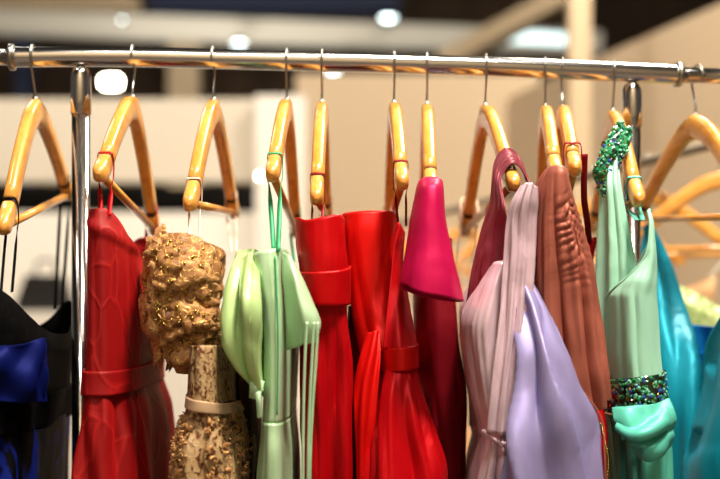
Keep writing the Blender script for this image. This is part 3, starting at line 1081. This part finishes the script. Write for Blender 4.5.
    MB().pipe(crv([at(552, 319, 1.283), at(563, 348, 1.275), at(578, 384, 1.268), at(601, 418, 1.26), at(605, 462, 1.255), at(607, 550, 1.255)], 8), .0012, 8).build('drape_edging', M['brown'], dr)
    # rear strap over the far end of the hanger
    e = hp('h8', .165, 0, 0, False)
    strap_loop('h8', .165, e + Vector((-.030, -.03, -.13)), e + Vector((-.004, -.03, -.13)), .034, False, th=.0015).build('rear_strap', M['cream_pink'], g)


gown_lilac()


# ---- 9 dusty brown gown
def gown_brown():
    g = gown('evening_gown', .26, 1.52, 'dusty brown satin gown with a ruched shoulder seam and pleated cape')
    R = [(168, 546, 564, 1.312, 1.43, .0, 1, .002), (178, 543, 567, 1.302, 1.43, .0003, 1, .002), (200, 539, 573, 1.298, 1.42, .001, 1, .0), (250, 535, 588, 1.295, 1.42, .004, .8, -.003), (300, 535, 597, 1.295, 1.41, .007, .7, -.006),
         (350, 540, 604, 1.29, 1.40, .008, .7, -.006), (380, 547, 609, 1.285, 1.39, .008, .7, -.006), (420, 552, 613, 1.285, 1.39, .004, .7, -.006)]
    fs = foldset(91, (7, 11), .4)

    def ruche(a, py, x, y, z):
        # gathers that radiate from the seam line running down the front
        seam = .35 + .1 * math.sin((py - 180) / 40)
        d = a - seam
        k = math.exp(-(d / .55) ** 2) * max(0, min(1, (py - 176) / 18)) * max(0, min(1, (300 - py) / 60))
        nn = noise.noise(Vector((py * .05, d * 1.3, 3.1)))
        k *= max(0, min(1, (py - 190) / 16)) * (.55 if d > 0 else 1)
        sw = math.sin(py * .30 - abs(d) * 8.5 + 3.4 * nn)
        return k * (.0052 * (.5 - abs(sw) ** .7) * (.6 + 1.1 * abs(nn)) + .0012 * math.sin(py * .80 + d * 9 + 4 * nn) - .006 * math.exp(-(d / .10) ** 2))
    tube(R, 171, 402, folds=fs, nz=150, extra=ruche, top=lambda a: 1 - 2 * math.cos(a) + 2 * math.sin(a) + 44 * math.sin(a / 2) ** 6, bot=lambda a: -14 * math.sin(a - .5) + 4).build('cape', M['brown'], g, solid=.0018)
    B = [(240, 541, 556, 1.48, 1.68, .001, .5, -.004), (330, 539, 557, 1.475, 1.68, .001, .5, -.006), (400, 539, 556, 1.475, 1.68, .002, .5, -.006), (1240, 540, 556, 1.48, 1.68, .003, .5, -.006)]
    tube(B, 250, pyz(FLOOR, 1.5), folds=foldset(93, (5, 8)), nz=50, vpow=1.3).build('skirt', M['brown'], g, solid=.0015)
    strap_loop('h9', .1665, at(536, 266, 1.66), at(543, 266, 1.66), .010, False).build('rear_strap', M['brown'], g)


gown_brown()


# ---- 10 red gown with thin straps and beaded edge
def gown_red_beads():
    g = gown('evening_gown', .3, 1.52, 'red gown with a beaded edge showing below the brown cape')
    R = [(236, 584, 594, 1.47, 1.64, .0, .8, 0), (290, 574, 587, 1.46, 1.62, .001, .5, -.008), (360, 574, 588, 1.43, 1.62, .001, .4, -.010), (380, 577, 594, 1.40, 1.62, .001, .4, -.012), (400, 578, 600, 1.385, 1.62, .001, .4, -.014), (430, 580, 606, 1.375, 1.62, .0015, .4, -.014), (479, 580, 608, 1.37, 1.64, .002, .5, -.012),
         (1240, 584, 602, 1.38, 1.62, .003, .5, -.012)]
    tube(R, 240, pyz(FLOOR, 1.4), folds=foldset(101, (5, 8)), nz=60, vpow=1.3, top=side_dip(20)).build('body', M['red_satin'], g, solid=.0015)
    mb = MB()
    for i, p in enumerate(crv([at(601, 424, 1.366), at(605, 442, 1.362), at(608, 460, 1.360), at(607, 485, 1.360)], 9)):
        mb.ball(p, .0022, 8, 5)
    mb.build('bead_trim', M['gem_gold'], g)
    mw = HG['h10']
    z = arm_z(.168)
    h = .0112
    L = lambda x, zz: mw @ Vector((x, -.168, zz))
    pts = [L(-h, z - .03), L(-h, z), L(-h, z + .012), L(-h * .8, z + .0205), L(0, z + .021), L(h * .8, z + .0205), L(h, z + .012), L(h, z), L(h + .001, z - .02)]
    MB().ribbon(crv(pts, 6), .005, .0012, mw.to_3x3() @ Vector((0, -.76, -.65))).build('strap', M['dark_red'], g)
    e0 = L(h + .004, z + .006)
    MB().ribbon(crv([e0, at(584, 196, 1.400), at(587, 220, 1.43), at(589, 244, 1.472)], 8), .0085, .0012, (1, .25, 0)).build('strap', M['dark_red'], g)


gown_red_beads()


# ---- 11 mint gown with jewels
def gems(mb, p, n, r, mats, rnd):
    m = rnd.randrange(mats)
    q = n.to_track_quat('Z', 'Y').to_matrix() @ Matrix.Rotation(rnd.uniform(0, 6), 3, 'Z')
    mb.ball(p, r, 6, 3, (1, rnd.uniform(.6, 1), .7), m, q)


def gown_mint():
    g = gown('evening_gown', .36, 1.5, 'mint green chiffon gown with a jewelled belt and jewelled shoulder')
    gm = [M['gem_green'], M['gem_green'], M['gem_aqua'], M['gem_gold'], M['gem_green'], M['gem_aqua'], M['gem_dark'], M['gem_blue']]
    W = lambda amp, k: (lambda u, v: amp * math.sin(k * PI * u + 1.0 * v) * (.5 + .5 * v))
    # long sheer panel hanging from the jewelled strap
    sheet([[(609, 154, 1.435), (612, 151, 1.425), (615, 149, 1.42), (618, 150, 1.42)],
           [(602, 186, 1.42), (608, 182, 1.405), (614, 178, 1.40), (620, 178, 1.405)],
           [(600, 215, 1.42), (609, 212, 1.40), (617, 210, 1.392), (625, 210, 1.40)],
           [(598, 260, 1.42), (610, 260, 1.395), (622, 260, 1.385), (634, 260, 1.40)],
           [(597, 310, 1.42), (610, 312, 1.395), (623, 315, 1.385), (635, 315, 1.40)],
           [(600, 375, 1.42), (612, 378, 1.395), (624, 378, 1.388), (636, 378, 1.40)]], 40, 50, W(.004, 6)).build('sheer_panel', M['mint'], g, solid=.0012)
    R = [(212, 634, 645, 1.345, 1.50, .0, 1, 0), (235, 633, 648, 1.335, 1.56, .0005, .8, 0), (255, 631, 651, 1.33, 1.60, .001, .7, 0), (272, 621, 655, 1.328, 1.62, .001, .6, 0), (285, 612, 657, 1.325, 1.63, .0015, .6, 0), (298, 607, 658, 1.325, 1.63, .002, .6, 0), (320, 607, 660, 1.325, 1.63, .002, .6, 0), (350, 607, 662, 1.325, 1.63, .002, .6, 0), (378, 609, 665, 1.325, 1.63, .002, .6, 0), (410, 612, 668, 1.325, 1.63, .002, .6, 0),
         (430, 618, 671, 1.325, 1.62, .003, .5, 0), (479, 621, 672, 1.32, 1.62, .004, .45, 0), (600, 622, 672, 1.31, 1.60, .005, .45, -.004), (1240, 624, 668, 1.30, 1.58, .005, .45, -.006)]
    fs = foldset(111, (5, 8, 13), .5)
    bod = tube(R, 214, 380, folds=fs, nz=60, top=lambda a: 84 * max(0, -math.sin(a)) ** .55 + 40 * max(0, math.sin(a)) ** 3 + 60 * math.sin(a / 2) ** 6)
    bo = bod.build('bodice', M['mint'], g, solid=.0015)
    edge_pipe(bod, 144, -1.6, .3, .0022).build('neck_piping', M['mint'], bo)
    tube(R, 405, pyz(FLOOR, 1.32), folds=fs, nz=70, vpow=1.5).build('skirt', M['aqua'], g, solid=.0015)
    # bodice strap up to the hanger's notch
    strap_loop('h11', .1665, at(637, 220, 1.352), at(643, 220, 1.352), .006).build('strap', M['aqua'], g)
    # jewelled belt
    belt = tube(R, 374, 410, .004, nz=12, top=lambda a: -6 * math.sin(a), bot=lambda a: -6 * math.sin(a)).build('belt', M['gem_dark'], g, solid=.002)
    mb = MB()
    rnd = random.Random(5)
    for i in range(620):
        a = rnd.uniform(-1.7, 1.7)
        py = rnd.uniform(375, 409) - 6 * math.sin(a)
        r = interp(R, py)
        yref = r[3] + .05
        c = ((r[1] + r[2]) / 2 - 360) / F * yref
        w = (r[2] - r[1]) / 2 / F * yref
        sx, cx = math.sin(a), math.cos(a)
        n = Vector((sx, -cx * .8, 0)).normalized()
        k = (1 - cx) / 2
        p = Vector((c + math.copysign(abs(sx) ** .75, sx) * w * (1 + (r[6] - 1) * k), (r[3] + r[4]) / 2 - math.copysign(abs(cx) ** .75, cx) * (r[4] - r[3]) / 2, CZ + (HZ - py) / F * yref)) + n * .0062
        gems(mb, p, n, rnd.uniform(.0018, .0036), 8, rnd)
    mb.build('belt_jewels', gm, belt, smooth=False)
    # knotted drape below the belt: two swagged folds and a short tail
    hz = lambda amp, k, ph: (lambda u, v: (amp * math.sin(k * PI * v + 2.2 * u + ph) + .003 * math.sin(5 * u + 6 * v)) * math.sin(PI * min(1, .15 + u)) ** .5)
    sheet([[(613, 411, 1.305), (628, 413, 1.29), (648, 408, 1.292), (669, 399, 1.31)], [(614, 419, 1.285), (632, 424, 1.268), (652, 419, 1.27), (673, 409, 1.295)],
           [(617, 428, 1.280), (634, 436, 1.258), (655, 431, 1.26), (675, 420, 1.29)], [(622, 434, 1.292), (638, 443, 1.274), (656, 439, 1.274), (672, 429, 1.298)]], 36, 44, hz(.0055, 3.4, .2)).build('bow', M['aqua'], g, solid=.002)
    sheet([[(630, 436, 1.296), (642, 434, 1.283), (656, 430, 1.283), (670, 424, 1.30)], [(630, 444, 1.28), (643, 446, 1.262), (658, 442, 1.262), (673, 434, 1.288)],
           [(634, 452, 1.29), (646, 456, 1.27), (658, 453, 1.27), (670, 445, 1.295)], [(640, 454, 1.306), (648, 457, 1.298), (656, 455, 1.298), (664, 450, 1.308)]], 30, 40, hz(.004, 2.6, 1.2)).build('bow', M['aqua'], g, solid=.002)
    # jewelled shoulder strap wrapping the hanger's arm
    ctrl = [[(620, 124, 1.46), (625, 126, 1.455), (630, 132, 1.45)], [(611, 134, 1.445), (620, 140, 1.430), (629, 148, 1.425)], [(600, 150, 1.430), (611, 155, 1.412), (622, 160, 1.41)],
            [(596, 170, 1.425), (605, 174, 1.410), (615, 176, 1.42)], [(598, 186, 1.425), (604, 190, 1.412), (611, 189, 1.42)], [(601, 196, 1.43), (604, 198, 1.425), (608, 197, 1.43)]]
    bump = lambda u, v: .003 * math.sin(9 * u + 11 * v) + .002 * math.sin(23 * v)
    st = sheet(ctrl, 14, 40, bump)
    sst = st.build('shoulder_strap', M['gem_green'], g, solid=.002)
    mb = MB()
    nu = 15
    for i in range(420):
        k = rnd.randrange(len(st.v) - nu - 1)
        p = st.v[k].lerp(st.v[k + nu], rnd.random())
        n = Vector((rnd.uniform(-.6, .4), -1, rnd.uniform(-.2, .6))).normalized()
        gems(mb, p + n * rnd.uniform(.001, .006), n, rnd.uniform(.0014, .0032), 8, rnd)
    mb.build('strap_jewels', gm, sst, smooth=False)


gown_mint()


# ---- 12 teal gown on the hanger seen face on
def gown_teal():
    g = gown('evening_gown', .5, 1.6, 'teal satin gown with a deep neckline and blue lining')
    sheet([[(645, 226, 1.775), (648, 224, 1.77), (652, 226, 1.775)],
           [(640, 262, 1.77), (654, 256, 1.745), (669, 262, 1.76)],
           [(636, 300, 1.76), (662, 300, 1.70), (687, 318, 1.71)],
           [(634, 345, 1.75), (668, 345, 1.64), (699, 350, 1.64)],
           [(634, 400, 1.75), (670, 400, 1.61), (706, 395, 1.60)],
           [(634, 479, 1.75), (674, 479, 1.60), (712, 470, 1.57)],
           [(630, 700, 1.75), (680, 700, 1.57), (724, 700, 1.55)],
           [(630, 960, 1.75), (680, 960, 1.55), (730, 960, 1.53)]], 30, 84,
          lambda u, v: .007 * math.sin(4.5 * PI * u + 5 * v) * min(1, v * 3)).build('back_half', M['teal'], g, solid=.0015)
    sheet([[(735, 290, 1.46), (742, 288, 1.43), (752, 292, 1.42)],
           [(722, 318, 1.51), (740, 316, 1.45), (762, 318, 1.42)],
           [(709, 345, 1.55), (736, 345, 1.46), (770, 345, 1.41)],
           [(702, 392, 1.57), (732, 395, 1.45), (774, 395, 1.40)],
           [(690, 440, 1.57), (728, 440, 1.44), (778, 440, 1.39)],
           [(680, 490, 1.565), (728, 490, 1.43), (782, 490, 1.38)],
           [(696, 700, 1.53), (734, 700, 1.42), (790, 700, 1.38)],
           [(706, 900, 1.51), (744, 900, 1.41), (800, 900, 1.38)]], 30, 84,
          lambda u, v: .006 * math.sin(4.5 * PI * u + 4 * v + 1) * min(1, v * 3)).build('front_half', M['teal'], g, solid=.0015)
    sheet([[(655, 305, 1.78), (680, 322, 1.76), (725, 325, 1.68), (790, 300, 1.45)],
           [(655, 350, 1.78), (685, 352, 1.755), (730, 350, 1.68), (795, 345, 1.45)],
           [(655, 420, 1.78), (685, 420, 1.755), (730, 420, 1.68), (796, 420, 1.45)],
           [(655, 930, 1.78), (690, 930, 1.75), (735, 930, 1.68), (800, 930, 1.45)]], 36, 40,
          lambda u, v: .006 * math.sin(7 * PI * u + 2 * v)).build('lining', M['blue_teal'], g, solid=.0015)
    strap_loop('h12', .166, at(644, 230, 1.773), at(651, 230, 1.773), .006, False).build('strap', M['teal'], g)
    strap_loop('h12', .166, at(744, 290, 1.44), at(752, 290, 1.43), .006).build('strap', M['teal'], g)
    return g


gown_teal()

# ------------------------------------------------------------------ second rack behind
def rack_behind():
    A, B = Vector((.06, 4.0, 0)), Vector((.78, 1.98, 0))
    d = (B - A).normalized()
    zr = 1.15 + .375
    P = lambda q, z: Vector((A.x + (B.x - A.x) * q, A.y + (B.y - A.y) * q, z))
    root = empty('clothes_rack', P(.5, 0), 'second clothes rack set obliquely behind the front rack', 'clothes rack')
    MB().pipe([P(0, zr), P(1.08, zr)], .0095, 20).build('rail', M['steel_grey'], root)
    for q in (.02, 1.06):
        MB().pipe([P(q, zr - .012), P(q, .03)], .012, 20).build('post', M['steel_grey'], root)
        c = P(q, 0)
        n = Vector((-d.y, d.x, 0))
        MB().pipe([c + n * .25 + Vector((0, 0, .02)), c - n * .25 + Vector((0, 0, .02))], .018, 16).build('foot', M['chrome'], root)
    yaw = math.atan2(d.y, d.x)
    labs = ['blurred wooden hanger far down the second rack behind the magenta gown', 'blurred wooden hanger on the second rack behind the lilac strap', 'blurred wooden hanger on the second rack behind the brown gown',
            'blurred wooden hanger on the second rack behind the mint gown', 'blurred wooden hanger with a rounded top just past the mint gown', 'blurred wooden hanger with a rounded top above the peach gown',
            'blurred wooden hanger holding the sequined green gown']
    for i, q in enumerate((.12, .22, .36, .5, .70, .80, .92)):
        place_hanger('b%d' % i, P(q, zr), (0, 0, yaw + math.radians((-8, 6, -4, 8, -30, -38, -34)[i])), labs[i], 'hangers on the second rack', 1 if i % 2 else -1)
    specs = [(0, 'cream', 'cream_pink', 'cream gown hanging far down the second rack'), (3, 'sand', 'peach', 'pale peach gown hanging behind the mint gown'),
             (5, 'peach', 'peach', 'peach satin gown hanging behind the teal gown'), (6, 'green', 'sequin', 'soft green gown with a sequined front on the second rack')]
    for i, nm, mt, lab in specs:
        mw = HG['b%d' % i]
        base = mw @ Vector((0, 0, 0))
        g = empty('evening_gown', (base.x, base.y, 0), lab, 'dress', 'gowns on the second rack')
        loops = []
        nz = 26
        for k in range(nz + 1):
            v = k / nz
            z = -.285 - v * (base.z - .285 - .04)
            hw = .15 - .05 * math.exp(-((v - .22) / .12) ** 2) + .05 * v
            th = .022 + .02 * v
            loop = []
            for j in range(48):
                a = 2 * PI * j / 48
                ff = 1 + .12 * v * math.sin(9 * a + i) + .08 * v * math.sin(14 * a)
                zz = z - (.03 * abs(math.cos(a)) ** .5 * (1 - v) ** 6 * -1) - (.05 * (1 - abs(math.cos(a))) * (1 - v) ** 8)
                loop.append(mw @ Vector((math.sin(a) * th * ff, math.cos(a) * hw * ff, zz)))
            loops.append(loop)
        MB().loft(loops).build('body', M[mt], g, solid=.0015)
        for f in (True, False):
            s = -1 if f else 1
            a = mw @ Vector((-.008, s * .135, -.262))
            b = mw @ Vector((.008, s * .135, -.262))
            strap_loop('b%d' % i, .1665, a, b, .006, f).build('strap', M['clear'], g)


rack_behind()

# ------------------------------------------------------------------ the hall
def struct(name, mb, m, **kw):
    o = mb.build(name, m, None, smooth=False, **kw)
    o['kind'] = 'structure'
    return o


def slab(p, q, z0, z1, th):
    """A vertical board from plan point p to q."""
    p, q = Vector((p[0], p[1], 0)), Vector((q[0], q[1], 0))
    d = (q - p).normalized()
    n = Vector((-d.y, d.x, 0)) * th
    base = [p, q, q + n, p + n]
    vs = [(b.x, b.y, z0) for b in base] + [(b.x, b.y, z1) for b in base]
    return MB().add(vs, [(0, 3, 2, 1), (4, 5, 6, 7), (0, 1, 5, 4), (1, 2, 6, 5), (2, 3, 7, 6), (3, 0, 4, 7)])


struct('floor', MB().box((-9, -5, -.05), (9, 17, 0)), M['floor'])
struct('ceiling', MB().box((-9, -5, 6.6), (9, 17, 6.7)), M['ceiling'])
struct('wall_far', MB().box((-9, 16, 0), (9, 16.2, 6.6)), M['farwall'])
struct('wall_front', MB().box((-9, -5.2, 0), (9, -5, 6.6)), M['beam_tan'])
# booth on one side: fascia, dark recess, white lower wall
zy = lambda py, Y: CZ + (HZ - py) / F * Y
xy = lambda px, Y: (px - 360) / F * Y
YB = 6.2
struct('trim_1', MB().box((xy(-260, YB), YB, zy(181, YB)), (xy(303, YB), YB + .12, zy(99, YB))), M['cream'])
struct('trim_2', MB().box((xy(-260, YB), YB + .5, zy(216, YB)), (xy(257, YB), YB + .6, zy(176, YB))), M['dark'])
struct('wall_booth', MB().box((xy(-260, YB), YB + .02, 0), (xy(262, YB), YB + .12, zy(212, YB))), M['white'])
struct('trim_3', MB().box((xy(257, YB), YB - .1, 0), (xy(306, YB), YB + .02, zy(99, YB))), M['white'])
# beige partition walls
YC = 7.4
struct('wall_back', MB().box((xy(296, YC), YC, 0), (xy(540, YC), YC + .1, zy(74, YC))), M['beige_wall'])
struct('wall_right', slab((1.02, 7.36), (2.1, 4.3), 0, CZ + 1.6, .1), M['beige_wall'])
struct('trim_4', MB().box((xy(570, 5.6), 5.6, 0), (xy(591, 5.6), 5.7, 5.2)), M['beam_tan'])
# beams and ducts overhead
def beam(p, q, h, w, name, m):
    p, q = Vector(p), Vector(q)
    d = (q - p).normalized()
    s = d.cross(Vector((0, 0, 1))).normalized() * w / 2
    u = s.cross(d).normalized() * h / 2
    vs = [p + s + u, p - s + u, p - s - u, p + s - u, q + s + u, q - s + u, q - s - u, q + s - u]
    return struct(name, MB().add(vs, [(0, 1, 2, 3), (7, 6, 5, 4), (0, 4, 5, 1), (1, 5, 6, 2), (2, 6, 7, 3), (3, 7, 4, 0)]), m)


beam(at(-40, 21, 11), at(600, 44, 11), .21, .2, 'trim_5', M['beam'])
beam(at(445, 62, 9), at(575, -8, 8), .15, .15, 'trim_6', M['beam_tan'])
beam(at(-40, 2, 12), at(140, 4, 12), .12, .2, 'trim_7', M['beam_tan'])
struct('trim_8', MB().box((xy(168, 13), 13, 0), (xy(199, 13), 13.3, zy(36, 13))), M['beam_tan'])
beam(at(150, 5, 13), at(400, 5, 13), .2, .3, 'trim_9', M['duct'])
struct('trim_10', MB().box((xy(20, 13), 12.8, 0), (xy(34, 13), 13.0, zy(20, 13))), M['duct'])

# lamps of the hall, small glowing faces in dark housings
def lamp(px, py, Y, wpx, hpx, m, label, square=False):
    c = at(px, py, Y)
    w, h = wpx / F * Y / 2, hpx / F * Y / 2
    g = empty('ceiling_spotlight', c, label, 'lamp', 'hall lamps')
    MB().pipe([c + Vector((0, .01, 0)), c + Vector((0, .05, 0)), c + Vector((0, .16, 0))], [max(w, h) * 1.08, max(w, h) * 1.1, max(w, h) * .6], 20).build('housing', M['plastic'], g)
    n = 24
    e = .4 if square else 1
    sp = lambda q: math.copysign(abs(q) ** e, q)
    vs = [c + Vector((w * sp(math.cos(2 * PI * k / n)), 0, h * sp(math.sin(2 * PI * k / n)))) for k in range(n)]
    MB().add(vs + [v + Vector((0, .008, 0)) for v in vs], [tuple(range(n - 1, -1, -1)), tuple(range(n, 2 * n))] + [(k, (k + 1) % n, n + (k + 1) % n, n + k) for k in range(n)]).build('lens', m, g, smooth=False)


lamp(111, 82, 10, 18, 10, M['lamp'], 'bright warm flood lamp glowing between the chrome post and second hanger', True)
lamp(239, 43, 10.5, 12, 2.5, M['lamp_cool'], 'round cool lamp glowing just above the rail near the gold gown')
lamp(388, 18, 10.5, 14, 3.5, M['lamp_cool'], 'round cool lamp glowing highest of all, above the red gowns')
lamp(333, 70, 10.6, 10, 4, M['lamp_cool'], 'cool lamp half hidden behind the rail above the red gowns')
lamp(260, 176, 6.1, 3, 3, M['lamp'], 'small warm lamp glowing low beside the green ribbon')
lamp(122, 20, 10.7, 3, 2, M['lamp_cool'], 'faint warm lamp glowing on the pale beam')
# long cool tube light near the tan beam
g = empty('ceiling_strip_light', at(530, 39, 10), 'long cool strip light glowing beside the tan diagonal beam', 'lamp')
MB().pipe([at(505, 36, 10), at(572, 40, 10)], .055, 14).build('tube', emit('strip_glow', '#d4ecea', 1.6), g)
MB().box(tuple(at(503, 33, 10) + Vector((0, .06, -.03))), tuple(at(574, 30, 10) + Vector((0, .12, 0)))).build('fitting', M['plastic'], g, smooth=False)

# dark bag and box on the booth's white counter
YD = 5.6
struct('trim_11', MB().box((xy(-200, YD), YD - .3, 0), (xy(250, YD), YD + .3, zy(312, YD))), M['white'])
hb = empty('handbag', at(46, 312, YD), 'dark bag standing on the white counter behind the black gown', 'bag')
z0 = zy(311.5, YD)
lp = [[(xy(46, YD) + sx * w, YD + sy * .06, z) for sx, sy in ((-1, -1), (1, -1), (1, 1), (-1, 1))] for w, z in ((.13, z0), (.15, z0 + .03), (.1, z0 + .17), (.09, z0 + .19))]
MB().loft(lp, True, True).build('bag_body', M['plastic'], hb, smooth=False, bevel=.01)
MB().pipe(crv([(xy(46, YD) - .06, YD, z0 + .18), (xy(46, YD) - .04, YD, z0 + .26), (xy(46, YD) + .04, YD, z0 + .26), (xy(46, YD) + .06, YD, z0 + .18)], 6), .008, 8).build('handle', M['plastic'], hb)

# ------------------------------------------------------------------ light
w = bpy.data.worlds.new('world')
SC.world = w
w.use_nodes = True
bg = w.node_tree.nodes['Background']
bg.inputs[0].default_value = (1.0, .93, .84, 1)
bg.inputs[1].default_value = .06


def area(name, loc, target, size, power, col):
    l = bpy.data.lights.new(name, 'AREA')
    l.shape = 'DISK'
    l.size = size
    l.energy = power
    l.color = col
    o = bpy.data.objects.new(name, l)
    COL.objects.link(o)
    o.location = loc
    o.rotation_euler = (Vector(target) - Vector(loc)).to_track_quat('-Z', 'Y').to_euler()
    return o


area('hall_lamp_key', (.55, .55, 3.7), (0.1, 1.45, 1.25), .45, 150, (1, .87, .70))
area('hall_lamp_side', (-1.6, .9, 3.8), (-.2, 1.5, 1.3), .5, 8, (1, .92, .82))
area('hall_lamp_rear', (1.2, 2.8, 4.0), (.6, 1.8, 1.3), .7, 80, (1, .86, .68))
area('booth_lamp', (-2.2, 4.2, 4.6), (-2.0, 6.2, 1.4), 1.2, 62, (1, .94, .85))
area('partition_lamp', (1.6, 4.6, 4.9), (1.4, 6.6, 1.6), 1.2, 150, (1, .92, .81))
area('added_light_front_wall', (0, -2.4, 5.4), (0, -4.9, 1.8), 1.5, 260, (1, .92, .8))  # added light on the wall behind the camera, for reflections in the chrome
area('added_light_far_wall', (-1.5, 9.2, 2.2), (-1.0, 14, 4.8), 1.5, 90, (1, .93, .82))  # added upward light to brighten the far wall and the pale beam

vs = SC.view_settings
vs.view_transform = 'Standard'
vs.look = 'None'
vs.exposure = 0.35
vs.gamma = 1
vs.use_curve_mapping = False
SC.cycles.use_denoising = True
